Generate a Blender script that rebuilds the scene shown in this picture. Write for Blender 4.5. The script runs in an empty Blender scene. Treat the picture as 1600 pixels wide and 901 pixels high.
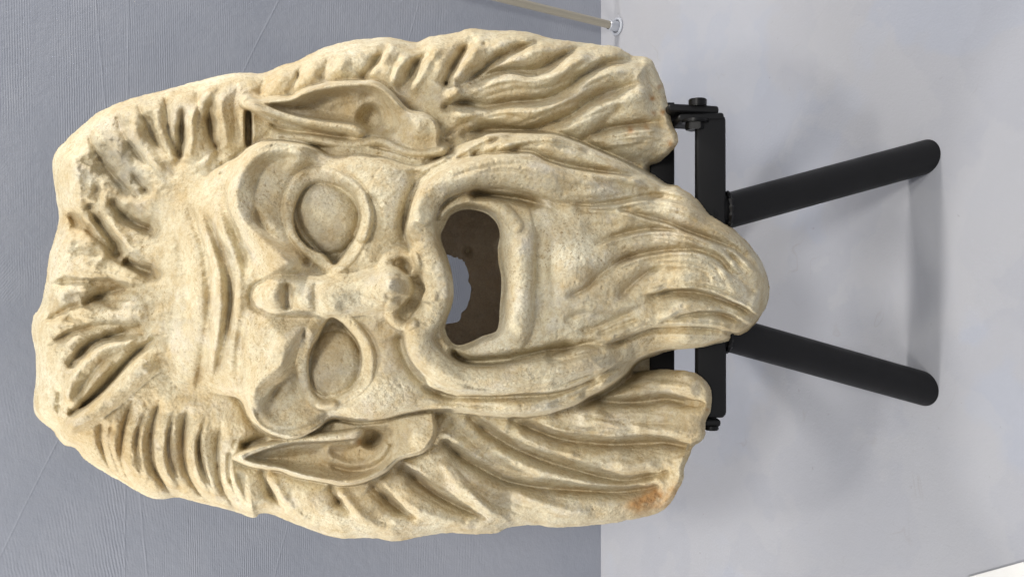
import bpy, bmesh, math
import numpy as np
from mathutils import Vector

scene = bpy.context.scene
coll = scene.collection
# ------------------------------------------------------------------ camera
F = 1350.0                       # focal length in pixels of the 1600 px wide photograph
PITCH = math.radians(30.0)
H = 0.797
cp, sp = math.cos(PITCH), math.sin(PITCH)
CAM = np.array([0.0, 0.0, H])
FWD = np.array([0.0, cp, -sp]); UPV = np.array([0.0, sp, cp]); RGT = np.array([1.0, 0.0, 0.0])
cam_d = bpy.data.cameras.new('camera'); cam = bpy.data.objects.new('camera', cam_d); coll.objects.link(cam)
cam_d.sensor_width = 36.0; cam_d.lens = F / 1600.0 * 36.0
cam_d.clip_start = 0.02; cam_d.clip_end = 200.0
from mathutils import Matrix
cam.matrix_world = Matrix(((-UPV[0], RGT[0], -FWD[0], CAM[0]), (-UPV[1], RGT[1], -FWD[1], CAM[1]),
                           (-UPV[2], RGT[2], -FWD[2], CAM[2]), (0, 0, 0, 1)))
scene.camera = cam
# ------------------------------------------------------------------ world and lamps
world = bpy.data.worlds.new("World"); scene.world = world; world.use_nodes = True
bg = world.node_tree.nodes['Background']
bg.inputs[0].default_value = (0.95, 0.96, 1.0, 1); bg.inputs[1].default_value = 0.38

def lamp(name, loc, target, size, power, col):
    d = bpy.data.lights.new(name, 'AREA'); d.shape = 'DISK'; d.size = size; d.energy = power; d.color = col
    o = bpy.data.objects.new(name, d); coll.objects.link(o); o.location = loc
    o.rotation_euler = (Vector(target) - Vector(loc)).to_track_quat('-Z', 'Y').to_euler()
    return o
lamp('ceiling_or_fill_lamp', (0.02, 0.62, 2.5), (0, 0.75, 0.3), 0.22, 7.5, (1.0, 0.95, 0.86))
lamp('ceiling_or_fill_lamp', (1.15, 0.97, 1.15), (0, 0.75, 0.3), 0.20, 10.0, (1.0, 0.95, 0.88))
lamp('ceiling_or_fill_lamp', (-1.15, 0.97, 1.15), (0, 0.75, 0.3), 0.20, 10.0, (1.0, 0.96, 0.90))
lamp('ceiling_or_fill_lamp', (0.25, -0.55, 2.15), (0, 0.8, 0.4), 0.40, 14.5, (1.0, 0.96, 0.88))  # added front fill to brighten the mask, no such fixture known
scene.view_settings.view_transform = 'Standard'; scene.view_settings.look = 'None'
scene.view_settings.gamma = 1.0; scene.view_settings.use_curve_mapping = False
scene.view_settings.exposure = 0.33
scene.render.engine = 'CYCLES'

# ------------------------------------------------------------------ helpers
def P(px, py, Z):
    """3-D point that lies at distance Z (along the lens axis) in the direction of photo pixel px, py."""
    px = np.asarray(px, float); py = np.asarray(py, float); Z = np.asarray(Z, float)
    a = (800.0 - px) / F * Z; b = (450.5 - py) / F * Z
    return CAM + Z[..., None] * FWD + a[..., None] * UPV + b[..., None] * RGT

def floor_pt(px, py):
    k = (px - 800.0) / F
    Z = H / (sp + k * cp)
    return Vector(P(px, py, Z))

def link(name, me, mat=None, parent=None):
    o = bpy.data.objects.new(name, me); coll.objects.link(o)
    if mat: me.materials.append(mat)
    if parent: o.parent = parent
    return o
def empty(name, loc, label=None, cat=None):
    o = bpy.data.objects.new(name, None); coll.objects.link(o); o.location = loc
    o.empty_display_size = 0.05
    if label: o['label'] = label
    if cat: o['category'] = cat
    return o
def from_bm(name, bm, mat, parent=None, smooth=False):
    me = bpy.data.meshes.new(name); bmesh.ops.recalc_face_normals(bm, faces=bm.faces); bm.to_mesh(me); bm.free()
    if smooth:
        me.polygons.foreach_set('use_smooth', [True] * len(me.polygons))
    o = link(name, me, mat)
    if parent:
        o.parent = parent
        o.matrix_parent_inverse = Matrix.Translation(-parent.location)
    return o

class NT:
    def __init__(s, name):
        s.m = bpy.data.materials.new(name); s.m.use_nodes = True; s.t = s.m.node_tree; s.n = s.t.nodes
        s.b = s.n['Principled BSDF']; s.out = s.n['Material Output']
        s.co = s.n.new('ShaderNodeTexCoord').outputs['Object']
    def link(s, a, b): s.t.links.new(a, b)
    def val(s, sock, v):
        if hasattr(v, 'is_output') or isinstance(v, bpy.types.NodeSocket): s.link(v, sock)
        else: sock.default_value = v
    def noise(s, scale, detail=4, rough=0.55, co=None, dist=0.0):
        n = s.n.new('ShaderNodeTexNoise'); s.link(co or s.co, n.inputs['Vector'])
        n.inputs['Scale'].default_value = scale; n.inputs['Detail'].default_value = detail
        n.inputs['Roughness'].default_value = rough; n.inputs['Distortion'].default_value = dist
        return n.outputs['Fac']
    def ramp(s, fac, stops):
        r = s.n.new('ShaderNodeValToRGB'); s.link(fac, r.inputs[0]); e = r.color_ramp.elements
        while len(e) < len(stops): e.new(0.5)
        for el, (p, c) in zip(e, stops):
            el.position = p; el.color = c if len(c) == 4 else (*c, 1)
        return r.outputs[0]
    def mix(s, fac, a, b, mode='MIX'):
        m = s.n.new('ShaderNodeMix'); m.data_type = 'RGBA'; m.blend_type = mode
        s.val(m.inputs[0], fac)
        for i, v in ((6, a), (7, b)):
            if isinstance(v, tuple) and len(v) == 3: v = (*v, 1)
            s.val(m.inputs[i], v)
        return m.outputs[2]
    def math(s, op, a, b=0.0, c=0.0):
        m = s.n.new('ShaderNodeMath'); m.operation = op
        s.val(m.inputs[0], a); s.val(m.inputs[1], b)
        if op == 'MULTIPLY_ADD': s.val(m.inputs[2], c)
        return m.outputs[0]
    def bump(s, h, strength, dist, prev=None):
        b = s.n.new('ShaderNodeBump'); b.inputs['Strength'].default_value = strength
        b.inputs['Distance'].default_value = dist; s.link(h, b.inputs['Height'])
        if prev: s.link(prev, b.inputs['Normal'])
        return b.outputs[0]
    def attr(s, name):
        a = s.n.new('ShaderNodeAttribute'); a.attribute_name = name; return a.outputs['Fac']
    def mapping(s, scale=(1, 1, 1), rot=(0, 0, 0), loc=(0, 0, 0), co=None):
        m = s.n.new('ShaderNodeMapping'); s.link(co or s.co, m.inputs[0])
        m.inputs['Scale'].default_value = scale; m.inputs['Rotation'].default_value = rot
        m.inputs['Location'].default_value = loc
        return m.outputs[0]

# ------------------------------------------------------------------ materials
def marble(name, dark=False):
    k = NT(name)
    big = k.noise(9, 5, 0.6); mid = k.noise(42, 5, 0.62); fine = k.noise(400, 3, 0.7); fib = k.noise(760, 2, 0.6, None, 1.5)
    c = k.ramp(big, [(0.30, (0.68, 0.59, 0.40)), (0.52, (0.77, 0.695, 0.50)), (0.72, (0.83, 0.78, 0.61))])
    tan = k.ramp(mid, [(0.44, (0, 0, 0)), (0.66, (1, 1, 1))])
    c = k.mix(k.math('MULTIPLY', tan, 0.50), c, (0.52, 0.37, 0.17))
    fl_ = k.ramp(k.noise(190, 4, 0.75, k.mapping(loc=(2, 9, 4))), [(0.47, (0, 0, 0)), (0.60, (1, 1, 1))]); c = k.mix(k.math('MULTIPLY', fl_, 0.36), c, (0.50, 0.36, 0.17))
    wh = k.ramp(k.noise(30, 6, 0.7, k.mapping(loc=(3, 1, 7))), [(0.52, (0, 0, 0)), (0.72, (1, 1, 1))])
    c = k.mix(k.math('MULTIPLY', wh, 0.55), c, (0.80, 0.77, 0.69))
    sp_ = k.ramp(fine, [(0.55, (0, 0, 0)), (0.70, (1, 1, 1))])
    patch = k.ramp(k.noise(24, 3), [(0.40, (0, 0, 0)), (0.62, (1, 1, 1))])
    c = k.mix(k.math('MULTIPLY', k.math('MULTIPLY', sp_, patch), 0.85), c, (0.30, 0.20, 0.09))
    c = k.mix(k.math('MULTIPLY', k.ramp(fib, [(0.58, (0, 0, 0)), (0.70, (1, 1, 1))]), 0.55), c, (0.40, 0.31, 0.19))
    if not dark:
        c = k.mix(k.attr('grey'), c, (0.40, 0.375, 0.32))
        c = k.mix(k.attr('rust'), c, (0.42, 0.19, 0.05))
        c = k.mix(k.attr('ochre'), c, (0.50, 0.35, 0.155))
    else:
        c = k.mix(0.6, c, (0.68, 0.56, 0.45))
    gr = k.ramp(k.noise(640, 3, 0.8), [(0.30, (0.80, 0.79, 0.76)), (0.55, (1, 1, 1)), (0.75, (1.06, 1.06, 1.05))]); c = k.mix(0.8, c, gr, 'MULTIPLY')
    k.link(c, k.b.inputs['Base Color'])
    k.b.inputs['Roughness'].default_value = 0.78
    k.b.inputs['Specular IOR Level'].default_value = 0.16
    h = k.math('ADD', k.math('MULTIPLY', fine, 0.5), k.math('MULTIPLY', k.noise(110, 5, 0.7), 1.0))
    k.link(k.bump(h, 1.0, 0.0022), k.b.inputs['Normal'])
    return k.m
M_MARBLE = marble('weathered_marble'); M_CAV = marble('rough_inner_marble', True)

def black_paint():
    k = NT('black_powder_coat')
    k.b.inputs['Base Color'].default_value = (0.007, 0.007, 0.008, 1)
    r = k.ramp(k.noise(40, 4), [(0.3, (0.42,) * 3), (0.7, (0.58,) * 3)]); k.link(r, k.b.inputs['Roughness']); k.b.inputs['Specular IOR Level'].default_value = 0.28
    k.link(k.bump(k.noise(900, 2), 0.25, 0.0003), k.b.inputs['Normal'])
    return k.m
M_BLACK = black_paint()
def steel():
    k = NT('dark_bolt_steel'); k.b.inputs['Base Color'].default_value = (0.012, 0.012, 0.013, 1)
    k.b.inputs['Metallic'].default_value = 0.6; k.b.inputs['Roughness'].default_value = 0.35
    return k.m
M_BOLT = steel()
def floor_mat():
    k = NT('white_painted_floor')
    n1 = k.noise(3.2, 5, 0.6); n2 = k.noise(30, 5, 0.7); n3 = k.noise(350, 2)
    c = k.ramp(n1, [(0.3, (0.325, 0.348, 0.410)), (0.5, (0.355, 0.374, 0.432)), (0.7, (0.385, 0.397, 0.44))])
    for q, (loc, sc) in enumerate((((2, 5, 0), 2.6), ((7, 1, 0), 4.0), ((4, 8, 0), 6.5))):  # stain patches; their crisp borders also paint in faint shadow edges
        c = k.mix(k.math('MULTIPLY', k.ramp(k.noise(sc, 5, 0.5, k.mapping(loc=loc)), [(0.50, (0, 0, 0)), (0.515, (1, 1, 1))]), (0.45, 0.3, 0.3)[q]), c, ((0.37, 0.368, 0.385), (0.32, 0.335, 0.385), (0.405, 0.41, 0.435))[q])
    scr = k.ramp(k.noise(7, 2, 0.5, k.mapping(scale=(1, 1.6, 1), loc=(1, 3, 0)), 1.5), [(0.493, (0, 0, 0)), (0.50, (1, 1, 1)), (0.507, (0, 0, 0))])
    c = k.mix(k.math('MULTIPLY', k.math('MULTIPLY', scr, k.ramp(k.noise(11, 2), [(0.55, (0, 0, 0)), (0.66, (1, 1, 1))])), 0.35), c, (0.28, 0.26, 0.25))
    c = k.mix(k.math('MULTIPLY', k.ramp(n2, [(0.5, (0, 0, 0)), (0.8, (1, 1, 1))]), 0.25), c, (0.36, 0.375, 0.43))
    c = k.mix(k.math('MULTIPLY', k.ramp(k.noise(95, 3, 0.6), [(0.70, (0, 0, 0)), (0.76, (1, 1, 1))]), 0.5), c, (0.24, 0.24, 0.25))
    k.link(c, k.b.inputs['Base Color']); k.b.inputs['Roughness'].default_value = 0.55
    k.b.inputs['Specular IOR Level'].default_value = 0.3
    b = k.bump(n2, 0.35, 0.002); k.link(k.bump(n3, 0.4, 0.0005, b), k.b.inputs['Normal'])
    return k.m
def wall_mat():
    k = NT('grey_brushed_plaster')
    n1 = k.noise(2.5, 4, 0.6); n2 = k.noise(22, 5, 0.7)
    c = k.ramp(n1, [(0.3, (0.27, 0.292, 0.350)), (0.5, (0.33, 0.352, 0.410)), (0.7, (0.385, 0.402, 0.455))])
    # trowel combing: fine parallel ridges, three directions in separate patches
    def comb(rot, scale, dist, loc):
        w = k.n.new('ShaderNodeTexWave'); k.link(k.mapping(rot=(0, rot, 0), loc=loc), w.inputs[0])
        w.bands_direction = 'Z'; w.inputs['Scale'].default_value = scale; w.inputs['Distortion'].default_value = dist
        w.inputs['Detail'].default_value = 3; w.inputs['Detail Scale'].default_value = 0.6
        return w.outputs['Fac']
    w1 = comb(0.02, 125, 2.2, (0, 0, 0)); w2 = comb(0.16, 95, 3.0, (1, 0, 0)); w3 = comb(-0.62, 120, 4, (0, 0, 2))
    m1 = k.ramp(k.noise(3.0, 2, 0.5, k.mapping(loc=(5, 0, 1))), [(0.50, (0, 0, 0)), (0.53, (1, 1, 1))])
    m2 = k.ramp(k.noise(2.6, 2, 0.5, k.mapping(loc=(1, 0, 6))), [(0.56, (0, 0, 0)), (0.60, (1, 1, 1))])
    m3 = k.ramp(k.noise(6, 3, 0.5, k.mapping(loc=(9, 0, 3))), [(0.36, (0, 0, 0)), (0.56, (1, 1, 1))])
    w = k.mix(m1, w1, w2); w = k.mix(m2, w, w3)
    st = k.ramp(k.noise(9, 4, 0.65, k.mapping(scale=(0.25, 1, 5.0))), [(0.40, (0, 0, 0)), (0.62, (1, 1, 1))]); w = k.mix(k.math('MULTIPLY', st, 0.85), w, (0.5, 0.5, 0.5))
    w = k.mix(k.math('MULTIPLY', m3, 0.9), w, (0.5, 0.5, 0.5))
    c = k.mix(k.math('MULTIPLY', k.ramp(n2, [(0.45, (0, 0, 0)), (0.8, (1, 1, 1))]), 0.3), c, (0.38, 0.395, 0.44))
    k.link(c, k.b.inputs['Base Color']); k.b.inputs['Roughness'].default_value = 0.42
    b = k.bump(w, 0.3, 0.0008)
    b = k.bump(k.noise(90, 5, 0.7), 0.5, 0.0015, b)
    sep = k.n.new('ShaderNodeSeparateXYZ'); k.link(k.mapping(loc=(0, 0, 0)), sep.inputs[0])
    wob = k.math('MULTIPLY', k.noise(5, 2), 0.010)
    def wpt(px, py):
        y0 = floor_pt(939, 450).y; d = FWD + (800.0 - px) / F * UPV + (450.5 - py) / F * RGT; q = CAM + d * (y0 / d[1]); return q[0], q[2]
    for (p, q) in (((436, 0), (380, 112)), ((201, 0), (200, 140)), ((150, 0), (165, 170)), ((655, 0), (640, 60))):
        (x0_, z0_), (x1_, z1_) = wpt(*p), wpt(*q); L_ = math.hypot(x1_ - x0_, z1_ - z0_); nx_, nz_ = (z1_ - z0_) / L_, -(x1_ - x0_) / L_
        c0 = -(nx_ * x0_ + nz_ * z0_) - 0.005
        d_ = k.math('ADD', k.math('ADD', k.math('MULTIPLY', sep.outputs[0], nx_), k.math('MULTIPLY', sep.outputs[2], nz_)), k.math('ADD', wob, c0))
        hgt = k.math('SUBTRACT', 1.0, k.math('MINIMUM', 1.0, k.math('DIVIDE', k.math('ABSOLUTE', d_), 0.0016)))
        b = k.bump(hgt, 0.22, 0.0010, b)
    k.link(b, k.b.inputs['Normal'])
    return k.m
M_FLOOR = floor_mat(); M_WALL = wall_mat()
def plain(name, col, rough=0.5, trans=0.0, bumpy=0.0):
    k = NT(name); n = k.noise(60, 4)
    c = k.mix(k.math('MULTIPLY', n, 0.3), tuple(col), tuple(x * 0.8 for x in col)); k.link(c, k.b.inputs['Base Color'])
    k.b.inputs['Roughness'].default_value = rough; k.b.inputs['Transmission Weight'].default_value = trans
    k.b.inputs['IOR'].default_value = 1.45
    return k.m
M_ROD = plain('frosted_acrylic', (0.42, 0.385, 0.31), 0.3, 0.15)
M_RING = plain('clear_plastic', (0.62, 0.65, 0.72), 0.12, 0.25)
M_CARD = plain('white_card', (0.78, 0.78, 0.77), 0.6)

# ------------------------------------------------------------------ setting: floor and wall
WALL_Y = floor_pt(939, 450).y
def sheet(name, x0, x1, a0, a1, vertical, mat, nx, ny, amp, seed):
    rs = np.random.RandomState(seed); bm = bmesh.new(); vs = []
    ph = rs.rand(6, 3) * 6.28
    for j in range(ny + 1):
        for i in range(nx + 1):
            x = x0 + (x1 - x0) * i / nx; a = a0 + (a1 - a0) * j / ny
            d = sum(math.sin(x * (3 + 5 * q) + ph[q, 0]) * math.sin(a * (2.5 + 4 * q) + ph[q, 1]) / (1 + q) for q in range(6)) * amp
            if vertical: vs.append(bm.verts.new((x, WALL_Y + min(d, 0.0009) * min(1, a / 0.03), a)))
            else: vs.append(bm.verts.new((x, a, min(d, 0) * 0.5)))
    for j in range(ny):
        for i in range(nx):
            q = j * (nx + 1) + i; bm.faces.new((vs[q], vs[q + 1], vs[q + nx + 2], vs[q + nx + 1]))
    o = from_bm(name, bm, mat, None, True); o['kind'] = 'structure'; return o
sheet('floor', -3, 3, -2.0, WALL_Y + 0.02, False, M_FLOOR, 60, 30, 0.0006, 1)
wl = sheet('wall', -3, 3, 0.0, 2.2, True, M_WALL, 300, 120, 0.0009, 2)

# ------------------------------------------------------------------ the carved head as a relief field
G = 1.25
X0, X1, Y0, Y1 = 40.0, 1212.0, 34.0, 858.0
xs = np.arange(X0, X1, G); ys = np.arange(Y0, Y1, G)
PX, PY = np.meshgrid(xs, ys)            # rows = py
NY, NX = PX.shape
PX = PX.astype(np.float64); PY = PY.astype(np.float64)

def spline(pts, n=5, closed=False):
    p = np.array(pts, float)
    if closed: q = np.vstack([p[-1], p, p[0], p[1]])
    else: q = np.vstack([2 * p[0] - p[1], p, 2 * p[-1] - p[-2]])
    out = []
    for i in range(1, len(q) - 2):
        for t in np.arange(n) / n:
            a, b, c, d = q[i - 1], q[i], q[i + 1], q[i + 2]
            out.append(0.5 * ((2 * b) + (c - a) * t + (2 * a - 5 * b + 4 * c - d) * t * t + (3 * b - a - 3 * c + d) * t ** 3))
    if not closed: out.append(q[-2])
    return np.array(out)

def box(p, m):
    i0 = max(0, int((p[:, 0].min() - m - X0) / G)); i1 = min(NX, int((p[:, 0].max() + m - X0) / G) + 2)
    j0 = max(0, int((p[:, 1].min() - m - Y0) / G)); j1 = min(NY, int((p[:, 1].max() + m - Y0) / G) + 2)
    return slice(j0, j1), slice(i0, i1)

def dist(pts, m, closed=False, n=5, raw=False):
    """signed distance to a smooth line, running parameter 0..1 and arc length, inside the line's own box"""
    p = np.array(pts, float) if raw else spline(pts, n, closed)
    if closed: p = np.vstack([p, p[0]])
    sl = box(p, m); x = PX[sl]; y = PY[sl]
    best = np.full(x.shape, 1e9); sgn = np.ones(x.shape); tt = np.zeros(x.shape)
    seg = np.diff(p, axis=0); L = np.hypot(seg[:, 0], seg[:, 1]); cum = np.concatenate([[0], np.cumsum(L)])
    for i in range(len(seg)):
        if L[i] < 1e-6: continue
        ax, ay = p[i]; dx, dy = seg[i]
        # limit to a local window for speed
        u = np.clip(((x - ax) * dx + (y - ay) * dy) / (L[i] ** 2), 0, 1)
        ex = x - ax - u * dx; ey = y - ay - u * dy; d = ex * ex + ey * ey
        w = d < best
        best = np.where(w, d, best); sgn = np.where(w, np.sign(dx * (y - ay) - dy * (x - ax)), sgn)
        tt = np.where(w, cum[i] + u * L[i], tt)
    return sl, np.sqrt(best), sgn, tt, cum[-1]

def inside(pts, closed=True, n=5, m=60):
    """signed distance to closed outline, positive inside (full grid, far outside clipped)"""
    p = spline(pts, n, True); sl, d, _, _, _ = dist(p, m, True, raw=True)
    x = PX[sl]; y = PY[sl]; c = np.zeros(x.shape, bool)
    q = np.roll(p, -1, axis=0)
    for (ax, ay), (bx, by) in zip(p, q):
        if ay == by: continue
        cond = ((ay > y) != (by > y))
        c ^= cond & (x < (bx - ax) * (y - ay) / (by - ay) + ax)
    out = np.full(PX.shape, -float(m)); out[sl] = np.where(c, d, -d)
    return out

def vnoise(scale, seed, octaves=3, gain=0.5, sx=1.0, sy=1.0, ang=0.0):
    rs = np.random.RandomState(seed); out = np.zeros(PX.shape); a = 1.0; tot = 0
    ca, sa = math.cos(ang), math.sin(ang)
    U = (PX * ca + PY * sa) * sx + 3000; V = (-PX * sa + PY * ca) * sy + 3000
    for o in range(octaves):
        u = U / scale; v = V / scale
        iu = np.floor(u).astype(int); iv = np.floor(v).astype(int); fu = u - iu; fv = v - iv
        fu = fu * fu * (3 - 2 * fu); fv = fv * fv * (3 - 2 * fv)
        T = rs.rand(512, 512); g = lambda i, j: T[i % 512, j % 512]
        val = (g(iu, iv) * (1 - fu) + g(iu + 1, iv) * fu) * (1 - fv) + (g(iu, iv + 1) * (1 - fu) + g(iu + 1, iv + 1) * fu) * fv
        out += a * (val * 2 - 1); tot += a; a *= gain; scale *= 0.5
    return out / tot

def blur(A, n):
    k = np.exp(-(np.arange(-2 * n, 2 * n + 1) / n) ** 2 * 0.5); k /= k.sum()
    B = np.pad(A, ((0, 0), (2 * n, 2 * n)), 'edge'); B = sum(w * B[:, i:i + A.shape[1]] for i, w in enumerate(k))
    B = np.pad(B, ((2 * n, 2 * n), (0, 0)), 'edge'); return sum(w * B[i:i + A.shape[0]] for i, w in enumerate(k))
def sstep(a, b, x):
    t = np.clip((x - a) / (b - a), 0, 1); return t * t * (3 - 2 * t)
def rnd(t):
    t = np.clip(t, 0, 1); return np.sqrt(np.maximum(0, 1 - (1 - t) ** 2))
def taper(tt, L, ta, tb):
    f = np.ones(tt.shape)
    if ta > 0: f = np.minimum(f, sstep(-ta * 0.15, ta, tt))
    if tb > 0: f = np.minimum(f, sstep(-tb * 0.15, tb, L - tt))
    return f
Hf = None
PILL = np.full(PX.shape, 99.0); REC = False; REC2 = False; PILL2 = np.full(PX.shape, 99.0)
def groove(pts, depth, w, ta=18, tb=18, p=1.6, wide=0.35):
    sl, d, s, tt, L = dist(pts, max(w * 6, 30))
    f = taper(tt, L, ta, tb)
    if REC: depth = depth * 1.0; dep = depth * 0.62
    else: dep = depth
    wv = w * (0.35 + 0.65 * f) * (1 + 0.18 * np.sin(tt / 17.0 + pts[0][0]))
    Hf[sl] -= dep * f * (np.exp(-(d / wv) ** p) + wide * np.exp(-(d / (2.6 * wv)) ** 2))
    if REC and depth >= 15:
        f2 = taper(tt, L, 40 if ta > 6 else 0, 40 if tb > 8 else 0); PILL[sl] = np.minimum(PILL[sl], d + (1 - f2) * 40)
def ridge(pts, amp, w, ta=18, tb=18, p=2.0):
    sl, d, s, tt, L = dist(pts, w * 4)
    Hf[sl] += amp * taper(tt, L, ta, tb) * np.exp(-(d / w) ** p)
def edge(pts, amp, w, side, ta=20, tb=20, low=0.7, soft=1.5):
    """an overlapping lock: the side given (+1 = larger py for a line drawn left to right) lies higher and drops off sharply at the line"""
    sl, d, s, tt, L = dist(pts, w * 4)
    soft = soft * 1.9; f = taper(tt, L, ta, tb); q = d * s * side
    up = 0.5 + 0.5 * np.tanh(q / soft)
    e = np.exp(-np.abs(q) / w)
    if REC2:
        f2 = taper(tt, L, 40, 30); PILL2[sl] = np.minimum(PILL2[sl], d + (1 - f2) * 40)
    Hf[sl] += amp * f * (up * e - (1 - up) * low * np.exp(-np.abs(q) / (w * 0.55)))
def tube(pts, r, h, base=None, k=6.0, r2=None, flat=1.0, ta=0, tb=0):
    """a round roll laid over the surface; h = height of its crest over the given base field"""
    r2 = r if r2 is None else r2
    sl, d, s, tt, L = dist(pts, max(r, r2) * 1.3)
    R = r + (r2 - r) * tt / L
    prof = np.sqrt(np.maximum(0, 1 - (d / R) ** 2)) ** flat
    B = (base if base is not None else Hf)[sl]
    T = B + (h + (r2 - r) * 0 ) * taper(tt, L, ta, tb) * prof
    A = Hf[sl]; T = np.where(d < R, T, B - (d - R) / (0.22 * R) * k * 1.6)
    hh = np.clip(0.5 + 0.5 * (T - A) / k, 0, 1)
    Hf[sl] = A * (1 - hh) + T * hh + k * hh * (1 - hh)
def bump(cx, cy, rx, ry, amp, ang=0.0, p=2.0):
    ca, sa = math.cos(ang), math.sin(ang); x = PX - cx; y = PY - cy
    u = (x * ca + y * sa) / rx; v = (-x * sa + y * ca) / ry
    Hf[:] += amp * np.exp(-(u * u + v * v) ** (p / 2))

OUT = [(82,250),(100,222),(133,192),(150,178),(180,163),(220,150),(250,143),(300,129),(345,118),(375,114),(410,114),(440,102),(465,95),
 (490,82),(505,75),(545,64),(575,61),(600,58),(620,60),(650,66),(675,57),(700,54),(715,51),(735,45),(765,48),(800,48),(825,50),(865,61),(900,65),
 (945,71),(965,74),(990,87),(1015,91),(1027,112),(1037,135),(1045,170),(1051,195),(1059,212),(1056,228),(1035,250),(1015,262),(1022,273),
 (1042,287),(1060,291),(1090,312),(1110,335),(1135,350),(1160,370),(1185,400),(1197,425),(1202,450),(1197,480),(1178,508),(1158,522),(1144,523),
 (1139,531),(1100,542),(1050,547),(1022,557),(1002,566),(992,578),(1010,577),(1050,577),(1080,581),(1100,592),(1111,610),(1111,640),(1102,660),(1101,682),(1084,696),
 (1078,710),(1070,730),(1067,750),(1057,770),(1045,790),(1025,802),(980,812),(940,819),(865,823),(840,820),(800,822),(775,832),(745,834),(700,832),
 (660,837),(620,845),(580,840),(530,840),(500,832),(460,817),(425,803),(408,801),(396,808),(375,801),(345,793),(320,787),(280,777),(245,779),(215,767),(185,750),
 (150,730),(130,715),(117,700),(97,692),(82,672),(57,650),(52,625),(56,595),(56,555),(50,520),(52,495),(62,480),(70,450),(77,400),(92,345),(87,305)]
FACE = [(262,330),(300,285),(345,262),(372,246),(392,230),(424,218),(455,220),(497,229),(520,238),(560,235),(605,243),(650,255),(690,243),(730,222),(765,207),
 (810,204),(840,206),(870,210),(900,220),(940,236),(980,254),(1022,273),(1042,287),(1060,291),(1090,312),(1110,335),(1135,350),(1160,370),(1185,400),(1197,425),(1202,450),(1197,480),
 (1178,508),(1158,522),(1144,523),(1139,531),(1100,542),(1050,547),(1022,557),(1000,566),(980,585),(940,612),(900,632),(850,647),(790,651),(700,643),(640,648),(600,658),(560,662),(520,658),(497,672),
 (474,682),(447,686),(422,680),(402,667),(388,646),(375,622),(335,610),(290,590),(262,545),(250,470),(252,390)]
MOUTH = [(695,353),(704,337),(722,328),(742,328),(762,335),(776,349),(781,367),(778,387),(779,410),(783,432),(783,455),(781,478),(779,508),(772,519),(753,525),
 (735,534),(716,539),(704,532),(696,516),(698,500),(706,478),(709,456),(706,427),(699,401),(691,381),(689,366)]
sO = inside(OUT, m=60)
sF = inside(FACE, m=120)
sM = inside(MOUTH, m=90)
edge_n = vnoise(9, 5, 3) * 1.6 + vnoise(26, 6, 2) * 1.3
sO = sO + edge_n * 0.6

wO = 62.0
hair_base = 22 + 98 * rnd(sO / wO) + 14 * sstep(60, 220, sO)
wF = 26 + 90 * (1 - sstep(265, 380, PX))
fore = 1 - sstep(320, 400, PX)
raise_ = 72 * (rnd((sF + 2) / wF) * (1 - fore) + sstep(-25, 105, sF) * fore)
mid = np.exp(-((PY - 462) / 165.0) ** 2)
Hf = hair_base + raise_ * (sstep(-3, 6, sF) * (1 - fore) + fore) + 34 * mid * sstep(0, 60, sF) * sstep(250, 430, PX)
# the beard runs out thinner towards its tip
Hf -= 30 * sstep(980, 1200, PX) * (sF > 0)
Hf += sstep(1012, 1080, PX) * (122 * (1 - rnd(sO / wO)) + 18)

# ---- forehead, brows
for pts, a, w in (([(292,318),(306,350),(322,400),(328,450),(326,500),(318,560),(308,600)], 7, 9), ([(318,335),(340,375),(356,420),(361,460),(357,505),(349,545),(338,585)], 6, 9), ([(280,350),(290,400),(296,450),(294,510),(286,560)], 4, 9),
                  ([(345,320),(368,365),(382,400)], 5, 8)):
    groove(pts, a, w, 45, 45, 2.0, 0.5)
ridge([(305,335),(330,380),(343,430),(344,480),(338,540),(326,590)], 7, 11, 50, 50)
ridge([(285,330),(300,380),(306,440),(304,500),(296,560)], 5, 12, 50, 50)
bump(270, 450, 45, 120, -10)
# upper brow (towards the top of the picture)
CR1 = [(503,240),(480,231),(455,227),(424,226),(396,241),(377,266),(367,295),(369,325),(386,352),(411,376),(436,395),(456,412),(470,430)]
keep_ = Hf.copy(); tube(CR1, 60, 53, base=Hf.copy() - 21, k=20, r2=40, flat=1.7, ta=35, tb=20); Hf = np.where(sF < -1, keep_, Hf)
groove([(356,255),(350,290),(355,335),(383,374),(398,410),(400,438)], 9, 9, 30, 40, 2.0, .5)
ridge(CR1, 7, 9, 20, 20)
groove([(495,250),(470,246),(440,244),(415,252),(396,275),(390,305),(398,335),(420,362)], 5, 9, 30, 30, 2.0, .4)
CR2 = [(455,506),(462,524),(449,552),(436,574),(419,586),(402,600),(393,622),(396,646),(408,664),(430,676),(450,680),(474,676),(499,665),(522,655)]
keep_ = Hf.copy(); tube(CR2, 38, 48, base=Hf.copy() - 19, k=18, flat=1.4, r2=13, ta=15, tb=45); Hf = np.where(sF < -1, keep_, Hf)
bump(425, 405, 42, 50, 12, 0.7)
bump(415, 540, 45, 42, 17)
# sockets
def dish(poly, depth, soft):
    s = inside(poly, m=40); Hf[:] -= depth * sstep(-2, soft, s)
SOCK1 = [(482,246),(456,258),(438,284),(431,316),(438,352),(453,383),(473,412),(497,437),(525,438),(545,420),(568,398),(584,366),(588,330),(578,298),(558,276),(525,262),(505,250)]
dish(SOCK1, 24, 30)
SOCK2 = [(488,498),(472,522),(458,550),(449,580),(437,602),(428,628),(440,650),(470,652),(498,650),(530,642),(562,628),(586,596),(588,560),(578,528),(556,500),(530,486),(505,486)]
dish(SOCK2, 20, 30)
bump(422, 638, 18, 28, -13, 0.5)
bump(434, 618, 18, 26, -5, 0.5)
groove([(398,668),(410,640),(425,615),(437,590)], 3, 3, 15, 15)

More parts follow.
